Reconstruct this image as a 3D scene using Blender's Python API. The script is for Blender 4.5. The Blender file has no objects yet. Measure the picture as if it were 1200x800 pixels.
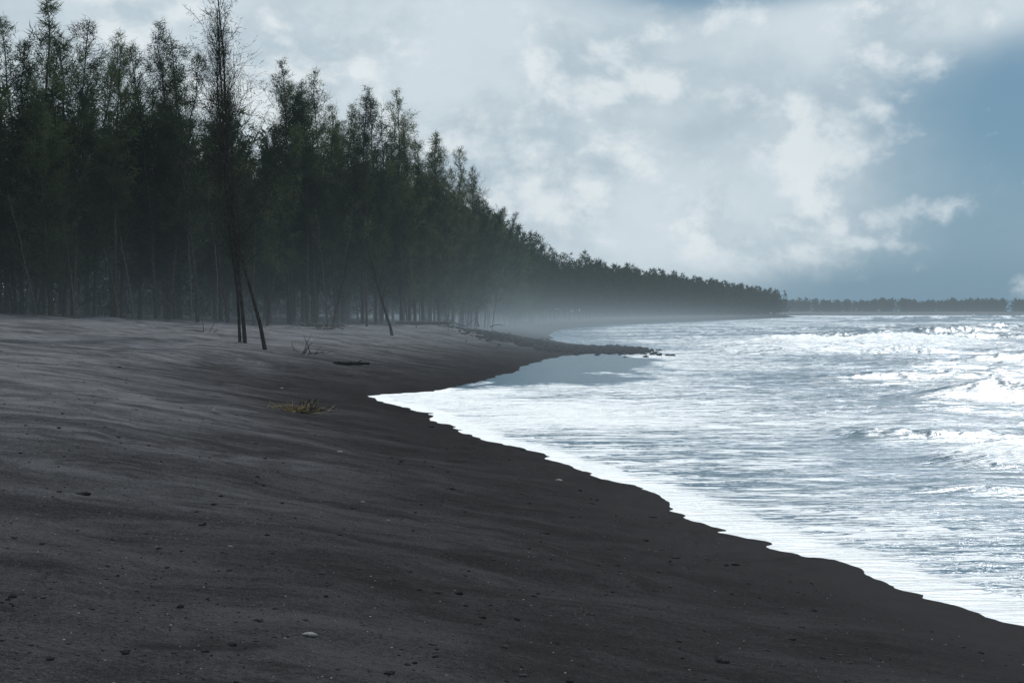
import bpy, math, numpy as np
from mathutils import Vector, Matrix
rng = np.random.default_rng(7)
S = bpy.context.scene
COL = S.collection
CAMH = 3.0
F = 1667.0
PITCH = math.atan(35/F)

# ------------------------------------------------------------------ helpers
def vnoise(x, y, seed=0):
    x = np.asarray(x, float); y = np.asarray(y, float)
    xi = np.floor(x).astype(np.int64); yi = np.floor(y).astype(np.int64)
    fx = x-xi; fy = y-yi
    fx = fx*fx*(3-2*fx); fy = fy*fy*(3-2*fy)
    def h(a, b):
        n = (a*374761393 + b*668265263 + seed*974634777) & 0xffffffff
        n = ((n ^ (n >> 13))*1274126177) & 0xffffffff
        n = (n ^ (n >> 16)) & 0xffffff
        return n/float(0xffffff)
    return (h(xi, yi)*(1-fx)+h(xi+1, yi)*fx)*(1-fy)+(h(xi, yi+1)*(1-fx)+h(xi+1, yi+1)*fx)*fy
def fbm(x, y, seed=0, o=4):
    s = 0; a = .5; t = 0
    for i in range(o):
        s = s+a*vnoise(np.asarray(x)*2**i+i*17.3, np.asarray(y)*2**i-i*9.1, seed+i); t += a; a *= .5
    return s/t
def sstep(a, b, x):
    t = np.clip((np.asarray(x, float)-a)/(b-a), 0, 1); return t*t*(3-2*t)

SHORE = [(16,-60),(12,-25),(9,0),(7,6),(4.75,13.2),(4.06,15.4),(3.5,17.2),(3.6,18.3),(2.9,20.4),(2.8,21.6),
 (1.54,25.6),(0,31.3),(-1.3,35.7),(-2.4,40),(-3.2,44.2),(-4.9,50.5),(-3.2,52.5),(-1.6,58),(-.5,66),(1.0,80),(3.0,92),
 (5.4,101),(7.4,106),(7.6,112),(6.6,121),(5.2,132),(4.4,150),(4.8,180),(6.5,217),(10,250),(22,320),(41,385),(80,520),(140,720),(156,770),
 (140,830),(110,930),(130,1080),(300,1150),(700,1180),(4500,1300)]
POLY = SHORE+[(4500,9000),(-9000,9000),(-9000,-9000),(40,-9000)]
def shore_sd(x, y):
    x = np.asarray(x, float); y = np.asarray(y, float)
    d = np.full(x.shape, 1e9)
    for (ax, ay), (bx, by) in zip(SHORE[:-1], SHORE[1:]):
        vx, vy = bx-ax, by-ay
        t = np.clip(((x-ax)*vx+(y-ay)*vy)/(vx*vx+vy*vy), 0, 1)
        d = np.minimum(d, np.hypot(x-ax-t*vx, y-ay-t*vy))
    ins = np.zeros(x.shape, bool)
    n = len(POLY)
    for i in range(n):
        ax, ay = POLY[i]; bx, by = POLY[(i+1) % n]
        if ay == by: continue
        c = ((ay > y) != (by > y)) & (x < (bx-ax)*(y-ay)/(by-ay)+ax)
        ins ^= c
    return np.where(ins, d, -d)
def sd_rough(x, y):
    s = shore_sd(x, y)
    y = np.asarray(y)
    far = sstep(85, 105, y)*sstep(140, 125, y)
    return s+(fbm(x*.5, y*.42, 3, 5)-.5)*(1.25+1.9*far)*sstep(0, 8, y)+(np.abs(fbm(x*2.4, y*1.6, 8, 3)-.5)-.12)*.30*sstep(0, 8, y)
def height(x, y, sd=None):
    if sd is None: sd = sd_rough(x, y)
    z = np.interp(sd, [-60,-15,-5,0,4,9,14,22,32,45,9000], [-4,-1.6,-.55,0,.6,1.36,1.93,2.5,2.93,3.0,3.0])
    land = sstep(1, 8, sd)
    z = z-sstep(90, 104, y)*sstep(130, 118, y)*sstep(-4, 2, x)*.30*sstep(0, 4, sd)
    z = z+land*((fbm(x*.16, y*.12, 11, 4)-.5)*.24+(fbm(x*.9, y*.6, 12, 3)-.5)*.04)
    z = z+sstep(12, 22, sd)*sstep(60, 38, sd)*(fbm(x*.25, y*.10, 25, 3)-.45)*.42
    z = z+sstep(9, 18, sd)*sstep(60, 38, sd)*((np.abs(fbm(x*.35+y*.12, y*.25, 21, 3)-.5))*-.38+(np.abs(fbm(x*.5-y*.1, y*.7, 23, 3)-.5))*-.12)
    return z
def ground(px, py):
    t = np.linspace(3, 420, 9000)
    sx = (px-600)/F; cy = (400-py)/F
    dy = math.cos(PITCH)+cy*math.sin(PITCH); dz = -math.sin(PITCH)+cy*math.cos(PITCH)
    X = sx*t; Y = dy*t; Z = CAMH+dz*t
    h = height(X, Y)
    hit = (Z < h)
    i = np.argmax(hit)
    if not hit.any() or Y[i] > 130: i = 1750
    return X[i], Y[i], h[i]

def mesh_np(name, V, Fs, mats, mi=None, smooth=False, attrs=None):
    me = bpy.data.meshes.new(name)
    V = np.asarray(V, np.float32)
    me.vertices.add(len(V)); me.vertices.foreach_set("co", V.ravel())
    tot = sum(f.size for f in Fs); nf = sum(len(f) for f in Fs)
    me.loops.add(tot); me.polygons.add(nf)
    me.loops.foreach_set("vertex_index", np.concatenate([f.ravel() for f in Fs]).astype(np.int32))
    ls = []; st = 0
    for f in Fs:
        k = f.shape[1]; ls.append(st+np.arange(len(f))*k); st += f.size
    me.polygons.foreach_set("loop_start", np.concatenate(ls).astype(np.int32))
    for m in mats: me.materials.append(m)
    if mi is not None: me.polygons.foreach_set("material_index", np.asarray(mi, np.int32))
    me.polygons.foreach_set("use_smooth", np.full(nf, smooth))
    if attrs:
        for k, a in attrs.items():
            at = me.attributes.new(k, 'FLOAT', 'POINT'); at.data.foreach_set("value", np.asarray(a, np.float32))
    me.update(calc_edges=True); me.validate()
    return me
def add(name, me, **kw):
    o = bpy.data.objects.new(name, me); COL.objects.link(o)
    for k, v in kw.items(): o[k] = v
    return o
def polar(th, r):
    T, R = np.meshgrid(th, r)
    X = (np.sin(T)*R).ravel(); Y = (np.cos(T)*R).ravel()
    n, m = len(th), len(r)
    a = (np.arange(m-1)[:, None]*n+np.arange(n-1)[None]).ravel()
    return X, Y, np.stack([a, a+1, a+n+1, a+n], 1)

# ------------------------------------------------------------------ materials
def newmat(name):
    m = bpy.data.materials.new(name); m.use_nodes = True
    nt = m.node_tree; nt.nodes.clear()
    m.cycles.emission_sampling = 'NONE'
    return m, nt
class NB:
    def __init__(s, nt): s.nt = nt
    def n(s, typ, ins=None, **props):
        nd = s.nt.nodes.new(typ)
        for k, v in props.items(): setattr(nd, k, v)
        if ins:
            for k, v in ins.items():
                sock = nd.inputs[k]
                if isinstance(v, bpy.types.NodeSocket): s.nt.links.new(v, sock)
                else: sock.default_value = v
        return nd
    def math(s, op, a, b=0.0, c=None, clamp=False):
        ins = {0: a, 1: b}
        if c is not None: ins[2] = c
        return s.n('ShaderNodeMath', ins, operation=op, use_clamp=clamp).outputs[0]
    def ss(s, x, a, b, lo=0.0, hi=1.0):
        return s.n('ShaderNodeMapRange', {0: x, 1: a, 2: b, 3: lo, 4: hi}, interpolation_type='SMOOTHSTEP').outputs[0]
    def mix(s, f, a, b, blend='MIX'):
        nd = s.nt.nodes.new('ShaderNodeMix'); nd.data_type = 'RGBA'; nd.blend_type = blend
        for i, v in ((0, f), (6, a), (7, b)):
            if isinstance(v, bpy.types.NodeSocket): s.nt.links.new(v, nd.inputs[i])
            else: nd.inputs[i].default_value = v if i == 0 or len(v) == 4 else (*v, 1)
        return nd.outputs[2]
    def noise(s, vec, scale, detail=4, rough=.5, dist=0.0):
        return s.n('ShaderNodeTexNoise', {'Vector': vec, 'Scale': scale, 'Detail': detail, 'Roughness': rough, 'Distortion': dist}).outputs['Fac']
    def mapv(s, vec, scale=(1,1,1), rot=(0,0,0), loc=(0,0,0)):
        return s.n('ShaderNodeMapping', {'Vector': vec, 'Location': loc, 'Rotation': rot, 'Scale': scale}).outputs[0]
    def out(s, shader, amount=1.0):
        """haze painted into each material as emission: a fixed function of world position"""
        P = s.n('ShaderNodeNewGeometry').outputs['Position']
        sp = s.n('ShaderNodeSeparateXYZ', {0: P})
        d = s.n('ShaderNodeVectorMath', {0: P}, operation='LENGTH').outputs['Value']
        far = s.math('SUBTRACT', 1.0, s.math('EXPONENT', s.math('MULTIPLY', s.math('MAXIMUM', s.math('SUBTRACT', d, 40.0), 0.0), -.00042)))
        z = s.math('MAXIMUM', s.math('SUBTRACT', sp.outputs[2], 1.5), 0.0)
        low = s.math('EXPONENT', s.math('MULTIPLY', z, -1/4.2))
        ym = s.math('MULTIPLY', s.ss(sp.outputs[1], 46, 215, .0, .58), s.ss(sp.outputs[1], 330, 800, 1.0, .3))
        mist_tint = s.math('MULTIPLY', low, ym)
        f = s.math('MULTIPLY', s.math('ADD', far, mist_tint), amount, clamp=True)
        em = s.n('ShaderNodeEmission', {0: (.28, .36, .415, 1), 1: 1.0})  # painted haze colour, emitted by the surfaces themselves
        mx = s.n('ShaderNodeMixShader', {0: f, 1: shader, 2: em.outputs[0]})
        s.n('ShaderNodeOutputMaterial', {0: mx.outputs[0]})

# sand
msand, nt = newmat("black_sand"); b = NB(nt)
co = b.n('ShaderNodeTexCoord').outputs['Object']
sd = b.n('ShaderNodeAttribute', attribute_name='sd').outputs['Fac']
yco = b.n('ShaderNodeSeparateXYZ', {0: co}).outputs[1]
st1 = b.noise(b.mapv(co, (.20, .40, .3), (0,0,math.radians(18))), 1.3, 8, .70, 1.0)
st2 = b.noise(b.mapv(co, (1.1, 2.2, 1), (0,0,math.radians(24))), 1.2, 6, .72, .4)
fine = b.noise(co, 26, 4, .75)
grain = b.noise(co, 110, 2, .8)
blot = b.noise(b.mapv(co, (.8, 1.3, 1)), .7, 7, .74, .8)
v = b.math('ADD', b.ss(st1, .28, .74), b.math('MULTIPLY', b.math('SUBTRACT', st2, .5), 1.6))
v = b.math('ADD', v, b.math('MULTIPLY', b.math('SUBTRACT', fine, .5), 2.4))
v = b.math('ADD', v, b.math('MULTIPLY', b.math('SUBTRACT', grain, .5), 3.2), clamp=True)
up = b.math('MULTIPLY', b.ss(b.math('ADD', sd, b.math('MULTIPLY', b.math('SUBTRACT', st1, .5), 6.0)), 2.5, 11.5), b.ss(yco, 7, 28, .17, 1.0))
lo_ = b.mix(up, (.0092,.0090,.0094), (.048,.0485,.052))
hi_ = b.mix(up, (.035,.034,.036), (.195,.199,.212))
dry = b.mix(v, lo_, hi_)
dry = b.mix(b.ss(blot, .54, .66, 0, .85), dry, b.mix(up, (.0095,.0090,.0092), (.044,.044,.047)))
wet = b.ss(b.math('ADD', sd, b.math('MULTIPLY', b.math('SUBTRACT', blot, .5), 1.2)), 2.8, .8)
colr = b.mix(wet, dry, (.0060,.0058,.0062))
forest = b.ss(sd, 28, 38)
colr = b.mix(forest, colr, (.022,.019,.014))
h = b.math('ADD', b.math('MULTIPLY', st2, .26), b.math('MULTIPLY', fine, .18))
h = b.math('ADD', h, b.math('MULTIPLY', grain, .055))
pits = b.n('ShaderNodeTexVoronoi', {'Vector': co, 'Scale': 2.6, 'Randomness': 1.0}).outputs['Distance']
h = b.math('ADD', h, b.math('MULTIPLY', b.ss(pits, 0, .22), .12))
bump = b.n('ShaderNodeBump', {'Height': h, 'Strength': b.math('SUBTRACT', .95, b.math('MULTIPLY', wet, .5)), 'Distance': .18}).outputs[0]
df = b.n('ShaderNodeBsdfDiffuse', {'Color': colr, 'Roughness': .6, 'Normal': bump})
gl = b.n('ShaderNodeBsdfGlossy', {'Color': (.85,.88,.95,1), 'Roughness': .5, 'Normal': bump})
p = b.n('ShaderNodeMixShader', {0: b.math('ADD', .007, b.math('MULTIPLY', wet, .002)), 1: df.outputs[0], 2: gl.outputs[0]})
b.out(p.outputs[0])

# sea
msea, nt = newmat("sea_water"); b = NB(nt)
co = b.n('ShaderNodeTexCoord').outputs['Object']
fo = b.n('ShaderNodeAttribute', attribute_name='foam').outputs['Fac']
n1 = b.noise(b.mapv(co, (.34, 1.25, .5), (0,0,math.radians(-10))), 1.5, 9, .68, 1.1)
n2 = b.noise(b.mapv(co, (.08, .3, .2), (0,0,math.radians(-5))), 1.0, 4, .55, .5)
n3 = b.noise(b.mapv(co, (.85, 4.0, 1), (0,0,math.radians(-16))), 2.0, 6, .70, 1.0)
nn = b.math('ADD', b.math('MULTIPLY', n1, .40), b.math('ADD', b.math('MULTIPLY', n2, .20), b.math('MULTIPLY', n3, .40)))
def lines(sx, sy, rot, sc, w, d=.9):
    q = b.noise(b.mapv(co, (sx, sy, 1), (0,0,math.radians(rot))), sc, 5, .65, d)
    return b.ss(b.math('ABSOLUTE', b.math('SUBTRACT', q, .5)), w, 0.0)
ln = b.math('MAXIMUM', lines(.34, 1.9, -16, 1.5, .045), lines(.10, .66, -6, 1.5, .035))
thr = b.math('SUBTRACT', .80, b.math('MULTIPLY', fo, .60))
nl = b.math('SUBTRACT', nn, b.math('MULTIPLY', b.math('MULTIPLY', ln, b.ss(fo, .99, .75, .3, 1.0)), .18))
dlt = b.math('SUBTRACT', nl, thr)
fac = b.ss(dlt, -.010, .016)
chop = b.noise(b.mapv(co, (.5, 1.7, 1)), 1.4, 6, .60, .4)
rippl = b.noise(b.mapv(co, (2.4, 7, 1)), 3.0, 3, .6)
bh = b.math('ADD', b.math('MULTIPLY', chop, .5), b.math('MULTIPLY', rippl, .05))
nw = b.n('ShaderNodeBump', {'Height': bh, 'Strength': .75, 'Distance': .24}).outputs[0]
bf = b.math('ADD', b.math('MULTIPLY', nl, 1.0), b.math('MULTIPLY', rippl, .08))
nf = b.n('ShaderNodeBump', {'Height': bf, 'Strength': .9, 'Distance': .42}).outputs[0]
# deep water body, with a softer gloss so the sun makes a sheen rather than stray sparks
w = b.n('ShaderNodeBsdfPrincipled', {'Base Color': (.008,.055,.090,1), 'Roughness': .24, 'Normal': nw, 'IOR': 1.33, 'Specular IOR Level': .34, 'Specular Tint': (.55,.78,1,1)})
fcol = b.mix(b.ss(dlt, .0, .08), (.12,.215,.34), (.92,.955,.98))
f = b.n('ShaderNodeBsdfDiffuse', {'Color': fcol, 'Normal': nf})
fg = b.n('ShaderNodeBsdfGlossy', {'Color': (.88,.94,1,1), 'Roughness': .40, 'Normal': nf})
f = b.n('ShaderNodeMixShader', {0: .06, 1: f.outputs[0], 2: fg.outputs[0]})
mx = b.n('ShaderNodeMixShader', {0: fac, 1: w.outputs[0], 2: f.outputs[0]})
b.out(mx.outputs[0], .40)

def leafmat(name, c0, c1, tr=.3):
    m, nt = newmat(name); b = NB(nt)
    co = b.n('ShaderNodeNewGeometry').outputs['Position']
    oi = b.n('ShaderNodeObjectInfo').outputs['Random']
    n = b.noise(co, .55, 2, .6)
    c = b.mix(b.ss(b.math('ADD', n, b.math('MULTIPLY', b.math('SUBTRACT', oi, .5), .35)), .35, .68), c0, c1)
    d = b.n('ShaderNodeBsdfDiffuse', {'Color': c})
    t = b.n('ShaderNodeBsdfTranslucent', {'Color': c})
    mx = b.n('ShaderNodeMixShader', {0: tr, 1: d.outputs[0], 2: t.outputs[0]})
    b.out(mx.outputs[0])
    return m
mleaf = leafmat("casuarina_needles", (.013,.024,.016), (.068,.095,.048), .35)
mfar = leafmat("far_foliage", (.012,.022,.017), (.032,.048,.030), .2)
mdry = leafmat("dry_fronds", (.19,.155,.09), (.50,.43,.29), .3)
def barkmat(name, c0, c1, sc=4):
    m, nt = newmat(name); b = NB(nt)
    co = b.n('ShaderNodeTexCoord').outputs['Object']
    n = b.noise(b.mapv(co, (4,4,1)), sc, 4, .7)
    c = b.mix(b.ss(n, .35, .65), c0, c1)
    bu = b.n('ShaderNodeBump', {'Height': n, 'Strength': .6, 'Distance': .03}).outputs[0]
    p = b.n('ShaderNodeBsdfDiffuse', {'Color': c, 'Roughness': .5, 'Normal': bu})
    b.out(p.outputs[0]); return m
mbark = barkmat("casuarina_bark", (.028,.025,.023), (.080,.070,.064))
mbarkp = barkmat("pale_bark", (.050,.046,.043), (.135,.124,.116))
mbarkd = barkmat("grey_bark", (.020,.018,.018), (.066,.060,.057))
mdrift = barkmat("driftwood", (.03,.027,.025), (.15,.14,.13))
mlog = barkmat("dark_driftwood", (.012,.011,.011), (.04,.037,.035))
def stonemat(name, c0, c1):
    m, nt = newmat(name); b = NB(nt)
    co = b.n('ShaderNodeTexCoord').outputs['Object']
    n = b.noise(co, 3, 6, .65)
    c = b.mix(b.ss(n, .35, .65), c0, c1)
    bu = b.n('ShaderNodeBump', {'Height': n, 'Strength': .5, 'Distance': .02}).outputs[0]
    p = b.n('ShaderNodeBsdfDiffuse', {'Color': c, 'Roughness': .5, 'Normal': bu})
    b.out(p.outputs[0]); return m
mstone = stonemat("basalt_stone", (.014,.014,.016), (.060,.059,.063))
mpale = stonemat("pale_stone", (.15,.145,.14), (.34,.33,.32))

# ------------------------------------------------------------------ ground
th = np.radians(np.concatenate([np.linspace(-180,-62,40), np.linspace(-60,-24,60)[:-1], np.linspace(-24,24,430), np.linspace(24,60,50)[1:], np.linspace(62,180,40)]))
r = np.concatenate([[.05,.5], np.geomspace(1.2, 130, 760), np.geomspace(132, 9000, 180)])
X, Y, Fq = polar(th, r)
sdv = sd_rough(X, Y)
Z = height(X, Y, sdv)
me = mesh_np("beach", np.stack([X, Y, Z], 1), [Fq[:, ::-1]], [msand], smooth=True, attrs={'sd': sdv})
add("beach", me, kind="structure", label="black volcanic sand beach sloping down to the surf")

# ------------------------------------------------------------------ sea
th = np.radians(np.concatenate([np.linspace(-12, 25, 560), np.linspace(25.2, 130, 120)]))
r = np.concatenate([np.geomspace(7, 260, 900), np.geomspace(262, 9000, 170)])
X, Y, Fq = polar(th, r)
sraw = sd_rough(X, Y); s = -sraw
amp = sstep(1.5, 25, s)
Z = .02+amp*((fbm(X*.10, Y*.32, 31, 5)-.5)*.75+(fbm(X*.5, Y*1.1, 32, 4)-.5)*.28)*(1-.6*sstep(400, 1500, Y))
Z += (fbm(X*1.2, Y*2.2, 33, 3)-.5)*.03+(np.abs(fbm(X*.8, Y*1.2, 34, 2)-.5))*-.04*sstep(3, 0, s)
foam = np.interp(s, [-5, .35, .9, 4, 8, 25, 60, 200], [1, 1.0, .66, .60, .54, .51, .54, .58])
foam = np.where(Y > 110, np.maximum(foam, .58), foam)
foam = np.where(Y > 112, np.minimum(foam, .50+.14*sstep(2, 14, s)), foam)
m_ = sstep(30, 40, Y)*sstep(16, 8, s)*sstep(110, 90, Y)
foam = np.maximum(foam, foam*(1-m_)+m_*(.64+.20*sstep(11, 3, s)))
foam += (fbm(X*.06, Y*.16, 36, 4)-.5)*.36*sstep(1.5, 8, s)
wob = (fbm(X*.45, Y*.16, 41, 5)-.5)*1.9
lag = ((X-3.2-(Y-78)*.11)/4.4)**2+((Y-78)/23)**2+wob
lm = sstep(1.75, .15, lag)
foam = foam*(1-.85*lm); Z = Z*(1-lm)+.02*lm
def ridge(x0, y0, x1, y1, hgt, wf, wb, fcrest, fface, meander=1.6, rough=.35):
    """breaking wave along a line; steep face towards the beach"""
    global Z, foam
    vx, vy = x1-x0, y1-y0; L = math.hypot(vx, vy)
    t = ((X-x0)*vx+(Y-y0)*vy)/(L*L)
    u = ((X-x0)*(-vy)+(Y-y0)*vx)/L + (fbm(X*.12, Y*.12, 51, 3)-.5)*wb*meander
    e = sstep(-.12, .2, t)*sstep(1.12, .85, t)*(.65+.5*vnoise(X*.25, Y*.1, 52))
    prof = np.where(u < 0, np.exp(-(u/wf)**2), np.exp(-(u/wb)**2))
    Z = Z+hgt*e*prof*(1+rough*(fbm(X*1.6, Y*1.6, 54, 3)-.5)*2)
    crest = e*np.exp(-((u-.30*wb)/(wb*.55))**2)
    face = e*np.exp(-((u+wf*.85)/(wf*1.0))**2)
    foam = np.clip(foam+fcrest*crest-fface*face, 0, 1)
ridge(14.2, 48.5, 40, 46.0, .92, 1.2, 2.8, .28, 1.4, .6, .05)
ridge(12, 60, 40, 66, .40, 1.6, 2.5, .30, .30, 1.4, .3)
ridge(8.8, 28.5, 18, 26.0, .40, .8, 1.4, .65, -.25, 1.6, .8)
ridge(8.0, 34, 12.5, 33, .18, .8, 1.2, .30, .35, 1.6, .6)
ridge(7.0, 24, 12, 22.5, .10, .6, .9, .15, .2)
ridge(14, 100, 32, 104, .45, 3.0, 4.0, .35, -.1, 1.6, .5)
ridge(18, 118, 42, 126, .95, 4.5, 6.0, .45, -.20, 1.6, .45)
ridge(28, 140, 60, 155, .8, 3.5, 6.0, .35, .5, 1.6, .4)
ridge(22, 80, 60, 76, .55, 1.7, 3.0, .35, .8, 1.6, .2)
ridge(50, 235, 170, 265, .9, 5, 9, .35, .7)
ridge(40, 190, 140, 195, .8, 4, 7, .35, .7)
ridge(90, 420, 330, 450, 1.1, 7, 14, .35, .6)
ridge(120, 580, 500, 600, 1.3, 8, 18, .35, .6)
me = mesh_np("sea", np.stack([X, Y, Z], 1), [Fq[:, ::-1]], [msea], smooth=True, attrs={'foam': foam})
add("sea", me, kind="structure", label="foaming blue sea with low breaking waves")

# ------------------------------------------------------------------ trees
class Buf:
    def __init__(s): s.v = []; s.f = []; s.n = 0
    def add(s, V, Fc):
        s.v.append(V); s.f.append(Fc+s.n); s.n += len(V)
def tube(buf, pts, rad, sides=5, cap=False):
    pts = np.asarray(pts, float); rad = np.asarray(rad, float)
    d = np.gradient(pts, axis=0); d /= np.linalg.norm(d, axis=1)[:, None]+1e-9
    ref = np.array([1., 0, 0]) if abs(d[0][0]) < .8 else np.array([0, 1., 0])
    a = np.cross(d, ref); a /= np.linalg.norm(a, axis=1)[:, None]+1e-9
    c = np.cross(d, a)
    an = np.linspace(0, 2*np.pi, sides, endpoint=False)
    V = pts[:, None]+rad[:, None, None]*(np.cos(an)[None, :, None]*a[:, None]+np.sin(an)[None, :, None]*c[:, None])
    V = V.reshape(-1, 3); n = len(pts)
    i = np.arange(n-1)[:, None]*sides; j = np.arange(sides)[None]; k = (j+1) % sides
    Fc = np.stack([i+j, i+k, i+sides+k, i+sides+j], -1).reshape(-1, 4)
    if cap:
        V = np.concatenate([V, pts[:1]-d[:1]*rad[0]*.3, pts[:1]-d[:1]*rad[0]*.3, pts[-1:], pts[-1:]]); m = n*sides
        for q, base in ((m, 0), (m+2, (n-1)*sides)):
            for jj in range(0, sides-1, 2):
                Fc = np.concatenate([Fc, [[q, base+jj, base+jj+1, base+(jj+2) % sides]]])
            if sides % 2: Fc = np.concatenate([Fc, [[q, base+sides-1, base, q+1]]])
    buf.add(V, Fc)
def blades(C, D, L, W, r):
    n = len(C)
    q = r.normal(size=(n, 3)); sdv = np.cross(D, q); sdv /= np.linalg.norm(sdv, axis=1)[:, None]+1e-9
    V = np.stack([C-sdv*W[:, None], C+sdv*W[:, None], C+D*L[:, None]], 1).reshape(-1, 3)
    return V, np.arange(3*n).reshape(-1, 3)
def tree_geo(seed, H, cs, R, nb, ntw, nbl, bl, bw, lean=(0, 0), r0=.14, elev=(15, 50), sparse=0., wob=.25, path=None, var=1.0, stems=1, pw=.8, fol=.0, brf=.25, spread=1.3):
    r = np.random.default_rng(seed)
    W = Buf(); C = []; D = []
    n = 14; t = np.linspace(0, 1, n)
    for st in range(stems):
        Hs = H*(1 if st == 0 else r.uniform(.7, .95))
        wx = np.cumsum(r.normal(0, wob*.35, n)); wy = np.cumsum(r.normal(0, wob*.35, n))
        wx -= wx[0]; wy -= wy[0]
        ox, oy = (0, 0) if st == 0 else r.normal(0, .5, 2)
        lx, ly = (lean[0], lean[1]) if st == 0 else (lean[0]+r.normal(0, spread), lean[1]+r.normal(0, 1.0))
        P = np.stack([ox*min(1, st)*.4+lx*t**1.2+wx*t, oy*.4+ly*t**1.2+wy*t, Hs*t], 1)
        if path is not None and st == 0:
            pt = np.array(path); P = np.stack([np.interp(t, pt[:, 0], pt[:, 1])+wx*.15, np.interp(t, pt[:, 0], pt[:, 2])+wy*.15, Hs*t], 1)
        P[0, 2] = -.4
        tube(W, P, r0*(1 if st == 0 else .7)*(1-t)**.8+.012+.3*r0*np.exp(-t*30), 7)
        gap = r.uniform(0, 6.28, 5); gt = r.uniform(.05, .9, 5)
        for i in range(nb):
            u = (i+r.random())/nb
            tt = cs+(1-cs)*u*.985
            az = i*2.4+r.normal(0, .5)
            prof = (1-u)**pw*(.5+.8*min(1, u*3.0+.15))
            Ln = R*prof*min(1.7, np.exp(r.normal(-.08, .33*var)))+.22
            for g, q in zip(gap, gt):
                if abs((az-g+3.14) % 6.28-3.14) < .9 and abs(u-q) < .10: Ln *= .35
            base = np.array([np.interp(tt, t, P[:, k]) for k in range(3)])
            el = math.radians(r.uniform(*elev)+12*u)
            m = 5; s = np.linspace(0, 1, m)
            up = math.sin(el)*s*Ln+.12*Ln*s**2
            ho = math.cos(el)*s*Ln
            B = base+np.stack([np.cos(az)*ho, np.sin(az)*ho, up], 1)+r.normal(0, .035*Ln, (m, 3))*s[:, None]
            br = max(.007, r0*brf*(Ln/R)*(1-u*.6))
            tube(W, B, br*(1-s)+.005, 3)
            dirb = B[-1]-B[0]; dirb /= np.linalg.norm(dirb)
            bare = r.random() < fol
            nk = int(max(3, ntw*min(1.5, Ln/(R*.6))))
            for k in range(nk):
                sp = r.uniform(.12, 1)
                o = np.array([np.interp(sp, s, B[:, q]) for q in range(3)])
                dd = dirb*.8+r.normal(0, .5, 3)+np.array([0, 0, .12]); dd /= np.linalg.norm(dd)
                tl = Ln*r.uniform(.18, .42)+.12
                if k % 2 == 0: tube(W, np.array([o, o+dd*tl*.5+r.normal(0, .03, 3), o+dd*tl]), np.array([.009, .006, .003]), 3)
                if bare or r.random() < sparse: continue
                q = r.random(nbl)
                C.append(o+dd*tl*q[:, None]+r.normal(0, .11, (nbl, 3)))
                D.append(dd*.7+r.normal(0, .38, (nbl, 3))+np.array([0, 0, -.15]))
    C = np.concatenate(C); D = np.concatenate(D); D /= np.linalg.norm(D, axis=1)[:, None]
    L = bl*r.uniform(.5, 1.3, len(C)); Wd = bw*r.uniform(.6, 1.2, len(C))*.5
    return W, blades(C, D, L, Wd, r)
def tree_meshes(tag, leaf, bark=None, **kw):
    W, (V, T) = tree_geo(**kw)
    a = mesh_np("trunk", np.concatenate(W.v), [np.concatenate(W.f)], [bark or mbark], smooth=True)
    c = mesh_np("crown", V, [T], [leaf])
    return a, c
FULL = [tree_meshes("f", mleaf, seed=100+i, H=14.2+.7*(i % 4), cs=[.08,.12,.18,.08,.14,.10,.22,.10][i], R=[3.1,2.7,2.4,3.5,2.9,3.1,2.3,2.9][i], nb=78, ntw=9, nbl=14, bl=.50, bw=.040,
        lean=tuple(rng.normal(0, .8, 2)), r0=.12, pw=[.75,.9,.8,.7,.95,.85,.8,.9][i], var=1.15, wob=.3) for i in range(8)]
THIN = [tree_meshes("t", mleaf, seed=200+i, H=15.6+i*.4, cs=[.22,.3,.25,.35,.28][i], R=[2.4,2.1,2.7,2.0,2.5][i], nb=66, ntw=9, nbl=13, bl=.42, bw=.034,
        lean=tuple(rng.normal(0, .8, 2)), r0=.09, elev=(25, 58), sparse=.12, pw=.8, stems=1+(i % 2), brf=.18, var=1.15, wob=.3) for i in range(5)]
BARE = [tree_meshes("b", mleaf, mbarkp, seed=300+i, H=12, cs=.3, R=1.8, nb=28, ntw=6, nbl=7, bl=.34, bw=.03, lean=(-2.4+i*1.6, 0), r0=.06, elev=(30, 62), sparse=.3, fol=.15, wob=.3, brf=.15) for i in range(4)]

def place_tree(meshes, x, y, label, sc=1., rz=0., grp="casuarina trees along the edge of the beach", z=None, lean=(0, 0)):
    if z is None: z = float(height(np.array([x]), np.array([y]))[0])
    e = bpy.data.objects.new("casuarina_tree", None); COL.objects.link(e)
    e.empty_display_size = .3
    e.location = (x, y, z-.05); e.rotation_euler = (lean[0], lean[1], rz); e.scale = (sc, sc, sc*rng.uniform(.95, 1.06))
    e["label"] = label; e["category"] = "tree"; e["group"] = grp
    for nm, m in zip(("trunk", "crown"), meshes):
        c = bpy.data.objects.new(nm, m); COL.objects.link(c); c.parent = e
    return e

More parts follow.
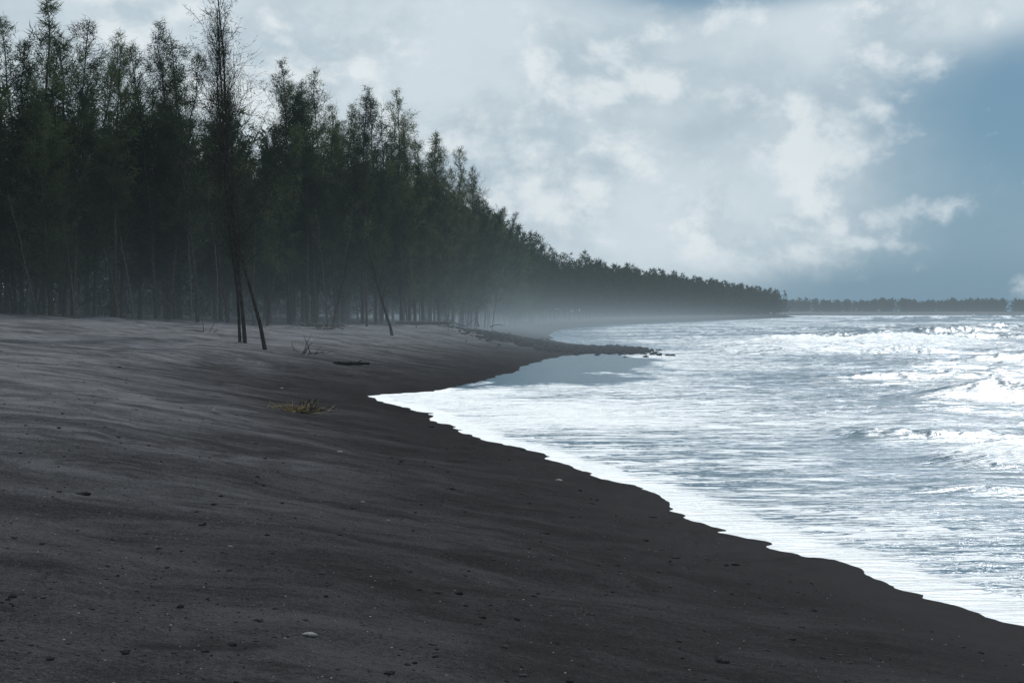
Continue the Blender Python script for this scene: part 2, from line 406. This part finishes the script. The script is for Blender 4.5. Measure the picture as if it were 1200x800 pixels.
EDGE = [(-70,40),(-42,62),(-29,76),(-21,86),(-16,93),(-11.5,101),(-8.6,112),(-6,132),(-4,165),(-1.5,215),(4,265),(14,330),(33,400),(70,525),(126,705),(146,765)]
EDGE = np.array(EDGE, float)
seg = np.hypot(*np.diff(EDGE, axis=0).T); cum = np.concatenate([[0], np.cumsum(seg)])
def edge_at(l):
    x = np.interp(l, cum, EDGE[:, 0]); y = np.interp(l, cum, EDGE[:, 1])
    x2 = np.interp(l+2, cum, EDGE[:, 0]); y2 = np.interp(l+2, cum, EDGE[:, 1])
    d = np.array([x2-x, y2-y]); d /= np.linalg.norm(d)+1e-9
    return np.array([x, y]), d, np.array([-d[1], d[0]])
cnt = 0
LMAX = 232
cands = []
for row, off, sp in [(-1, -1.6, 3.6), (0, 0, 2.6), (1, 2.4, 2.6), (2, 5.0, 3.0), (3, 8, 3.8)]:
    l = (44 if row < 0 else 12)+row*.7
    while l < (135 if row < 0 else LMAX-row*14):
        cands.append((l, off+rng.normal(0, 1.2), row)); l += sp*rng.uniform(.4, 1.6)
for l, off, row in cands:
    if cnt >= 260: break
    P, d, nrm = edge_at(l)
    p = P+nrm*off
    k = rng.random()
    big = .97+.26*(vnoise(l*.11, row*3.1, 91)-.3)
    if row == -1:
        m = BARE[rng.integers(4)]; lab = "half bare thin casuarina with a pale slender trunk"; sc = rng.uniform(.45, .85)
    elif row == 0 and k < .30:
        m = THIN[rng.integers(5)]; lab = "tall slender casuarina with a thin wispy crown at the forest edge"; sc = rng.uniform(.75, 1.0)
    elif row == 0 and k < .58:
        m = BARE[rng.integers(4)]; lab = "half bare thin casuarina with a pale slender trunk"; sc = rng.uniform(.55, .95)
    elif row == 0:
        m = FULL[rng.integers(8)]; lab = "dark green feathery casuarina with a dense crown beside the beach"; sc = rng.uniform(.6, .98)
    elif k < .14:
        m = THIN[rng.integers(5)]; lab = "tall wispy casuarina rising above the dark forest"; sc = rng.uniform(.92, 1.06)
    else:
        m = FULL[rng.integers(8)]; lab = "dark green feathery casuarina with a dense crown beside the beach"; sc = rng.uniform(.82, 1.05)*big
    if l > 105: sc *= .93
    place_tree(m, p[0], p[1], lab, sc, rng.uniform(0, 6.28), lean=(rng.normal(0, .04), rng.normal(0, .05)) if row < 1 else (0, 0)); cnt += 1
for px, d_, sc in [(40,86,1.0),(75,84,1.06),(110,86,1.0),(183,86,1.08),(205,88,1.03),(232,84,1.04),(338,98,1.02),(360,97,.96),(425,104,1.02),(441,106,.96),(470,110,1.04),(486,113,.96),(20,84,.98),(552,175,1.02),(515,125,.95),(530,140,1.0),(575,205,1.0)]:
    a = (px-600)/F
    place_tree(THIN[rng.integers(5)], a*d_, d_, "tall wispy casuarina rising above the dark forest", sc, rng.uniform(0, 6.28), z=2.6)

def template(seed, H, R, nb, ntw, nbl, bl, bw, cs=.2):
    W, (V, T) = tree_geo(seed=seed, H=H, cs=cs, R=R, nb=nb, ntw=ntw, nbl=nbl, bl=bl, bw=bw, r0=.13, var=.9, pw=.8)
    tv = np.concatenate(W.v); tf = np.concatenate(W.f)[:13*7]
    return tv[:14*7], tf, V, T
MID = [template(400+i, 14, 3.2, 38, 6, 6, .70, .11, .1) for i in range(6)]
FARM = [template(420+i, 13, 3.3, 24, 4, 5, 1.1, .28, .05) for i in range(6)]
LOWF = [template(440+i, 8+i*.7, 5.0, 18, 4, 4, 1.6, .6, .03) for i in range(5)]
def mass(name, items, mat, label):
    VV = []; TR = []; QD = []; n = 0
    for tpl, x, y, z, sc, a in items:
        tv, tf, V, T = tpl
        ca, sa = math.cos(a), math.sin(a); M = np.array([[ca, -sa, 0], [sa, ca, 0], [0, 0, 1]])*sc
        A = tv@M.T+(x, y, z); B_ = V@M.T+(x, y, z)
        VV += [A, B_]; QD.append(tf+n); n += len(A); TR.append(T+n); n += len(B_)
    q = np.concatenate(QD); t_ = np.concatenate(TR)
    me = mesh_np(name, np.concatenate(VV), [q, t_], [mbark, mat], mi=np.concatenate([np.zeros(len(q)), np.ones(len(t_))]))
    add(name, me, kind="stuff", label=label)
def hz(x, y): return float(height(np.array([x]), np.array([y]))[0])-.1
items = []
for off in np.arange(9, 37, 3.6):
    l = 5.
    while l < 225:
        P, d, nrm = edge_at(l); p = P+nrm*(off+rng.normal(0, .8))
        items.append((MID[rng.integers(6)], p[0], p[1], 2.9, rng.uniform(.88, 1.10)*(.93 if l > 105 else 1), rng.uniform(0, 6.28))); l += 3.8*rng.uniform(.7, 1.3)
mass("inner_forest", items, mleaf, "dark inner mass of the casuarina forest")
items = []
for off in [0, 2.5, 5.5, 9, 14, 20, 28]:
    l = 222. if off < 10 else 218.
    if off < 10 and off > 2: l = 205.
    while l < cum[-1]:
        P, d, nrm = edge_at(l); p = P+nrm*(off+rng.normal(0, 1))
        tp = MID if l < 330 and off < 12 else FARM
        items.append((tp[rng.integers(6)], p[0], p[1], hz(p[0], p[1]), rng.uniform(.75, 1.12)*(1.0-.1*sstep(500, 800, l))*(1+.08*sstep(330, 240, l)), rng.uniform(0, 6.28)))
        l += 3.6*rng.uniform(.6, 1.4)*(1+l/1500)
mass("headland_forest", items, mfar, "distant casuarina forest running out to the headland")
items = []
for k in range(2600):
    x = rng.uniform(60, 2100); y = 1185+rng.uniform(0, 50)+x*.05
    q = fbm(np.array([x*.010]), np.array([3.3]), 71)[0]
    items.append((LOWF[rng.integers(5)], x, y, 1.6, rng.uniform(.75, 1.05)*(.55+1.0*q)*(1.25 if rng.random() < .04 else 1), rng.uniform(0, 6.28)))
mass("coastal_woodland", items, mfar, "low hazy line of trees on the distant shore")
r_ = np.random.default_rng(5)
C = []
for k in range(4600):
    l = r_.uniform(5, 300); P, d, nrm = edge_at(l); p = P+nrm*(3.5+r_.random()**.8*26)
    hh = r_.uniform(.6, 4.8); m = 22
    C.append(np.stack([p[0]+r_.normal(0, .8, m), p[1]+r_.normal(0, .8, m), 2.7+r_.random(m)*hh], 1))
C = np.concatenate(C); D = r_.normal(0, .6, C.shape)+np.array([0, 0, .7]); D /= np.linalg.norm(D, axis=1)[:, None]
V, T = blades(C, D, r_.uniform(.4, .9, len(C)), r_.uniform(.04, .09, len(C)), r_)
add("undergrowth", mesh_np("undergrowth", V, [T], [mfar]), kind="stuff", label="dark shrubs and saplings on the forest floor")

# bare trees standing out on the sand
G2 = "bare leaning casuarinas standing on the open sand"
x, y, z = ground(288, 402)
mA = tree_meshes("a", mleaf, mbarkd, seed=501, H=17.8, cs=.18, R=2.5, nb=86, ntw=12, nbl=7, bl=.27, bw=.026, r0=.075, elev=(44, 64), sparse=.42, fol=.18, pw=.55, var=.9, brf=.12, stems=2, spread=.4, lean=(-1.4, 0),
     path=[(0,0,0),(.25,-.42,.1),(.5,-.85,.2),(.75,-1.0,.2),(1,-1.35,.3)])
place_tree(mA, x, y, "tall half bare casuarina with twiggy branches on dark sand", grp=G2, z=z)
x, y, z = ground(313, 410)
mB = tree_meshes("b", mleaf, mbarkd, seed=502, H=15.0, cs=.25, R=2.3, nb=66, ntw=10, nbl=7, bl=.27, bw=.026, r0=.07, elev=(44, 64), sparse=.48, fol=.22, pw=.55, var=.9, brf=.12,
     path=[(0,0,0),(.3,-1.15,.1),(.6,-1.7,.1),(.85,-1.85,.1),(1,-2.0,.1)])
place_tree(mB, x, y, "leaning slender casuarina crossing its neighbour on the sand", grp=G2, z=z)
for (px, py, H, lx, sd_, br) in [(461,393,6.5,-1.9,510,.08),(203,368,10.5,-3.6,513,.065),(190,368,9.0,-2.9,515,.065),(268,378,13,-1.8,514,.07),(392,372,11,.6,525,.065),(343,372,12,.6,516,.07),
      (238,369,11,-2.2,517,.065),(281,379,15,-.6,518,.075),(420,376,11,-1.2,519,.065),(447,378,12,1.1,520,.07),(330,371,9,-1.9,521,.06),(300,372,13,.9,522,.07),(478,380,10,-.8,523,.07),
      (170,367,10,-2.8,527,.06),(365,373,10,-1.4,529,.06),(405,375,11,.9,526,.07),(388,384,5,1.2,530,.05),(383,372,12,-.4,533,.065),(215,368,12,-1.0,535,.06)]:
    x, y, z = ground(px, py)
    m = tree_meshes("d", mleaf, mbarkp if sd_ % 2 else mbarkd, seed=sd_, H=H, cs=.3, R=1.7 if H > 8 else 1.1, nb=34, ntw=7, nbl=6, bl=.26, bw=.03, r0=br, elev=(35, 62), sparse=.7 if H < 11 else .35, fol=.2, var=1.0, pw=.7, brf=.16,
        path=[(0,0,0),(.5,lx*.55,0),(1,lx,.2)])
    place_tree(m, x, y, "bare leaning casuarina trunk with dead twigs on sand", grp=G2, z=z)

# ------------------------------------------------------------------ stones
import bmesh
def stone_mesh(seed, mat):
    r = np.random.default_rng(seed)
    bm = bmesh.new(); bmesh.ops.create_icosphere(bm, subdivisions=3, radius=1)
    k = r.normal(size=(7, 3)); k /= np.linalg.norm(k, axis=1)[:, None]; cut = r.uniform(.55, .9, 7)
    for v in bm.verts:
        p = np.array(v.co)
        for a, c in zip(k, cut):
            dd = p@a
            if dd > c: p = p-a*(dd-c)*.85
        v.co = p*(1+.03*math.sin(5*p[0]+seed)*math.cos(6*p[1]))
    me = bpy.data.meshes.new("stone"); bm.to_mesh(me); bm.free(); me.materials.append(mat)
    me.polygons.foreach_set("use_smooth", [True]*len(me.polygons))
    return me
SM = [stone_mesh(i, mstone) for i in range(5)]; SP = [stone_mesh(20+i, mpale) for i in range(3)]
STONES = [(362,745,10,1),(97,580,10,0),(845,776,14,0),(790,653,8,0),(313,628,5,0),(505,500,5,0),(583,537,6,0),(612,527,6,0),(655,563,6,1),
 (693,590,4,0),(735,688,4,0),(545,600,4,0),(640,625,5,0),(765,606,6,0),(530,573,6,0),(862,662,6,0),(940,735,5,0),
 (425,588,3,1),(398,530,4,1),(300,520,4,0),(230,600,4,0),(480,670,4,0),(560,715,4,0),(250,480,3,1),(140,430,3,0),
 (62,405,3,1),(470,540,4,0),(900,625,4,0),(978,645,5,0),(1022,617,5,0),(508,757,6,0),(180,680,4,0),(270,640,3,1),(1015,760,4,0),(330,455,2.5,1),(100,480,3,1),
 (455,610,3,1),(700,662,4,0),(330,590,4,0),(420,715,3,0),(620,590,4,0),(40,700,4,0),(835,720,4,0)]
for px, py, wpx, pale in STONES:
    x, y, z = ground(px, py)
    w_ = wpx*y/F
    o = add("stone", (SP if pale else SM)[rng.integers(3)], label="small pale stone lying on black sand" if pale else "dark rounded stone half sunk in black sand",
            category="stone", group="stones scattered over the sand")
    o.location = (x, y, z+w_*.05); o.rotation_euler = (rng.normal(0, .1), rng.normal(0, .1), rng.uniform(0, 6.28))
    o.scale = (w_, w_*rng.uniform(.6, .85), w_*rng.uniform(.25, .4))
bm = bmesh.new(); bmesh.ops.create_icosphere(bm, subdivisions=1, radius=1)
iv = np.array([v.co[:] for v in bm.verts]); itf = np.array([[v.index for v in f.verts] for f in bm.faces]); bm.free()
def gravel(name, X, Y, Sz, mat, label):
    Zg = height(X, Y); n = len(X)
    sc = np.stack([Sz*rng.uniform(.8, 1.3, n), Sz*rng.uniform(.6, 1.1, n), Sz*rng.uniform(.3, .6, n)], 1)
    a = rng.uniform(0, 6.28, n)
    J = iv[None]*(1+rng.normal(0, .12, (n, len(iv), 1)))*sc[:, None]
    V = np.stack([J[..., 0]*np.cos(a)[:, None]-J[..., 1]*np.sin(a)[:, None], J[..., 0]*np.sin(a)[:, None]+J[..., 1]*np.cos(a)[:, None], J[..., 2]], -1)
    V += np.stack([X, Y, np.maximum(Zg, .02)+Sz*.1], 1)[:, None]
    T = (itf[None]+np.arange(n)[:, None, None]*len(iv)).reshape(-1, 3)
    add(name, mesh_np(name, V.reshape(-1, 3), [T], [mat]), kind="stuff", label=label)
yy = 5+rng.random(15000)**2.0*70; xx = rng.uniform(-.42, .42, 15000)*yy
kp = shore_sd(xx, yy) > 1.0; xx, yy = xx[kp], yy[kp]
gravel("pebbles", xx, yy, rng.uniform(.003, .011, len(xx))+(rng.random(len(xx))**16)*.028, mstone, "tiny pebbles strewn over the black sand")
kp = rng.random(len(xx)) < .12
gravel("shell_grit", xx[kp]+.3, yy[kp]+.2, rng.uniform(.003, .008, kp.sum()), mpale, "pale shell fragments strewn over the black sand")
n = 8000; tt = rng.random(n)
gx = -3+tt*12.2+rng.normal(0, .9, n); gy = 114-tt*4+rng.normal(0, 4.8, n)
gravel("cobbles", gx, gy, rng.uniform(.06, .26, n), mstone, "band of dark cobbles on the sand spit")

# ------------------------------------------------------------------ driftwood
def sticks(px, py, n, ln, rad, seed, label, spread=.5, up=.3, name="driftwood"):
    r = np.random.default_rng(seed); x, y, z = ground(px, py)
    B = Buf()
    for i in range(n):
        a = r.uniform(0, 6.28); el = abs(r.normal(0, up)); L = ln*r.uniform(.4, 1.1)
        d = np.array([math.cos(a)*math.cos(el), math.sin(a)*math.cos(el), math.sin(el)])
        o = np.array([r.normal(0, spread), r.normal(0, spread), .02])
        s = np.linspace(0, 1, 5)[:, None]
        P = o+d*L*s+r.normal(0, .04*L, (5, 3))*s; P[:, 2] = np.maximum(P[:, 2], .0)
        tube(B, P, rad*r.uniform(.6, 1.2)*(1-.7*s[:, 0]), 5, cap=True)
    o = add(name, mesh_np(name, np.concatenate(B.v), [np.concatenate(B.f)], [mdrift]), label=label, category="driftwood")
    o.location = (x, y, z); return o
def log(px, py, L, rad, ang, seed, label, mat=None):
    x, y, z = ground(px, py); r = np.random.default_rng(seed); B = Buf(); s = np.linspace(-.5, .5, 9)
    P = np.stack([s*L*math.cos(ang), s*L*math.sin(ang), rad*.7+r.normal(0, .008, 9)], 1)
    tube(B, P, rad*(1-.4*(s+.5))*r.uniform(.9, 1.1, 9), 8, cap=True)
    tube(B, np.stack([P[5], P[5]+[.15, .05, .08], P[5]+[.25, .1, .12]]), np.array([rad*.4, rad*.3, rad*.15]), 5, cap=True)
    o = add("driftwood_log", mesh_np("driftwood_log", np.concatenate(B.v), [np.concatenate(B.f)], [mat or mdrift], smooth=True), label=label, category="log")
    o.location = (x, y, z+.05)
log(412, 429, 1.5, .085, -.1, 1, "weathered dark driftwood log lying on black sand", mlog)
log(497, 381, 4.2, .18, .1, 2, "long fallen trunk at the forest edge")
log(378, 383, 3.0, .10, .5, 3, "fallen bleached branch on the upper beach")
sticks(357, 415, 12, 1.0, .028, 4, "forked dead branch sticking out of the sand", .35, .8)
sticks(383, 386, 18, 1.8, .035, 5, "tangle of dead branches below the trees", .6, .6)
sticks(245, 389, 4, 1.4, .025, 6, "thin dead stick standing in the sand", .15, 1.2)
sticks(520, 383, 20, 2.4, .05, 7, "heap of dead branches at the forest edge", 1.8, .5)
x, y, z = ground(352, 483)
e = bpy.data.objects.new("plant_debris", None); COL.objects.link(e); e.location = (x, y, z)
e["label"] = "heap of yellowed fronds with upright stubs on black sand"; e["category"] = "plant debris"
B = Buf(); r = np.random.default_rng(9)
for i in range(6):
    o = np.array([.02+.07*i+r.normal(0, .02), r.normal(0, .06), 0])
    tube(B, np.array([o, o+[r.normal(0, .02), 0, .14], o+[r.normal(0, .04), 0, r.uniform(.20, .34)]]), np.array([.024, .020, .016]), 5, cap=True)
for i in range(30):
    a = r.uniform(-.6, .6)+(3.14 if r.random() < .5 else 0); L = r.uniform(.25, .8); o = np.array([r.normal(-.05, .18), r.normal(0, .12), .02])
    s = np.linspace(0, 1, 5)
    P = o+np.stack([np.cos(a)*L*s, np.sin(a)*L*s, .14*np.sin(s*2.6)*r.random()], 1)
    tube(B, P, .013*(1-.6*s), 4, cap=True)
c = add("branch", mesh_np("branch", np.concatenate(B.v), [np.concatenate(B.f)], [mdrift])); c.parent = e
C = np.stack([r.normal(-.12, .28, 420), r.normal(0, .14, 420), np.abs(r.normal(.05, .05, 420))], 1)
D = r.normal(0, 1, C.shape)*[1, .6, .45]; D /= np.linalg.norm(D, axis=1)[:, None]
V, T = blades(C, D, r.uniform(.10, .28, 420), r.uniform(.007, .014, 420), r)
c = add("frond", mesh_np("frond", V, [T], [mdry])); c.parent = e

# ------------------------------------------------------------------ sun, sky
SUN_EL, SUN_AZ = 44, 24
sl = bpy.data.lights.new("sun", 'SUN'); sl.energy = 4.4; sl.angle = math.radians(1.5); sl.color = (1, .99, .97)
so = bpy.data.objects.new("sun", sl); COL.objects.link(so)
dv = Vector((math.sin(math.radians(SUN_AZ))*math.cos(math.radians(SUN_EL)), math.cos(math.radians(SUN_AZ))*math.cos(math.radians(SUN_EL)), math.sin(math.radians(SUN_EL))))
so.rotation_euler = dv.to_track_quat('Z', 'Y').to_euler(); so.location = (0, 0, 50)

wd = bpy.data.worlds.new("World"); S.world = wd; wd.use_nodes = True
wd.cycles.sampling_method = 'MANUAL'; wd.cycles.sample_map_resolution = 512
nt = wd.node_tree; nt.nodes.clear(); b = NB(nt)
sky = b.n('ShaderNodeTexSky', sky_type='NISHITA', sun_disc=False, sun_elevation=math.radians(SUN_EL), sun_rotation=math.radians(SUN_AZ), air_density=1.2, dust_density=.6, ozone_density=1.5)
skc = b.mix(1.0, sky.outputs[0], (.055,.068,.080), 'MULTIPLY')
skc = b.n('ShaderNodeVectorMath', {0: skc, 1: (.75, .88, 1.0)}, operation='MINIMUM').outputs[0]
g = b.n('ShaderNodeTexCoord').outputs['Generated']
sp = b.n('ShaderNodeSeparateXYZ', {0: g}); gx, gz = sp.outputs[0], sp.outputs[2]
p = b.mapv(g, (1, 1, 1.35))
big = b.noise(p, 3.8, 5, .55)
def cl(loc, sc=9.5, d=8): return b.noise(b.mapv(p, loc=loc), sc, d, .57, .1)
cum_ = cl((5.1, 0, .9)); cumu = cl((5.1-.010, 0, .9-.022))
pf = cl((1.7, 0, 3.1), 22, 6)
soft = b.noise(b.mapv(p, loc=(4, 2, 7)), 6.5, 5, .55)
def blob(cx, cz, rx, rz):
    dx = b.math('DIVIDE', b.math('SUBTRACT', gx, cx), rx); dz = b.math('DIVIDE', b.math('SUBTRACT', gz, cz), rz)
    dd = b.math('ADD', b.math('MULTIPLY', dx, dx), b.math('MULTIPLY', dz, dz))
    return b.math('EXPONENT', b.math('MULTIPLY', dd, -1.0))
def addm(*a):
    o = a[0]
    for q in a[1:]: o = b.math('ADD', o, q)
    return o
def W_(x, w): return b.math('MULTIPLY', x, w)
open_ = addm(W_(blob(.39, .07, .17, .10), 1.3), W_(blob(.15, .228, .10, .022), 1.9), W_(blob(.37, .15, .09, .05), .9), W_(blob(.26, .01, .16, .02), .8))
veil = addm(W_(blob(.03, .09, .18, .085), .60), W_(blob(.27, .20, .10, .024), .65), W_(blob(-.22, .19, .16, .08), .60))
cov = addm(W_(b.math('SUBTRACT', big, .5), 1.7), .90, W_(open_, -1.0), veil)
cov = b.ss(cov, -.45, 1.15)
base = b.mix(.88, skc, (.160,.290,.405))
cloud = b.mix(b.ss(addm(soft, W_(veil, .14)), .32, .66), (.39,.495,.57), (.62,.71,.765))
c1 = b.mix(cov, base, cloud)
cm = b.ss(addm(cum_, W_(veil, .15), W_(open_, -.10)), .47, .60)
cm = b.math('MULTIPLY', cm, b.ss(gz, .008, .05))
rim = b.ss(b.math('SUBTRACT', cum_, cumu), -.08, .10)
ccol = b.mix(rim, (.42,.525,.60), (.80,.86,.885))
c2 = b.mix(W_(cm, .68), c1, ccol)
# faint separate cumulus heads low over the sea
heads = addm(blob(.262, .068, .034, .016), blob(.196, .060, .026, .011), W_(blob(.12, .105, .03, .014), .8), W_(blob(.225, .046, .08, .006), .7))
hm = b.ss(addm(pf, W_(heads, .34)), .60, .78)
c2 = b.mix(W_(hm, .62), c2, b.mix(b.ss(addm(pf, W_(heads, .2)), .50, .80), (.40,.51,.59), (.76,.83,.86)))
hor = b.ss(gz, .045, -.01)
c3 = b.mix(W_(hor, .5), c2, b.mix(b.ss(gx, -.05, .3), (.42,.53,.59), (.185,.30,.40)))
bg = b.n('ShaderNodeBackground', {0: c3, 1: 1.0})
b.n('ShaderNodeOutputWorld', {0: bg.outputs[0]})

# ------------------------------------------------------------------ camera
cd = bpy.data.cameras.new("camera"); cd.sensor_width = 36; cd.lens = F/1200*36; cd.clip_end = 20000; cd.clip_start = .1
cam = bpy.data.objects.new("camera", cd); COL.objects.link(cam)
cam.location = (0, 0, CAMH); cam.rotation_euler = (math.pi/2-PITCH, 0, 0)
S.camera = cam
S.view_settings.view_transform = 'Standard'; S.view_settings.look = 'None'; S.view_settings.exposure = 0
print("trees", cnt)
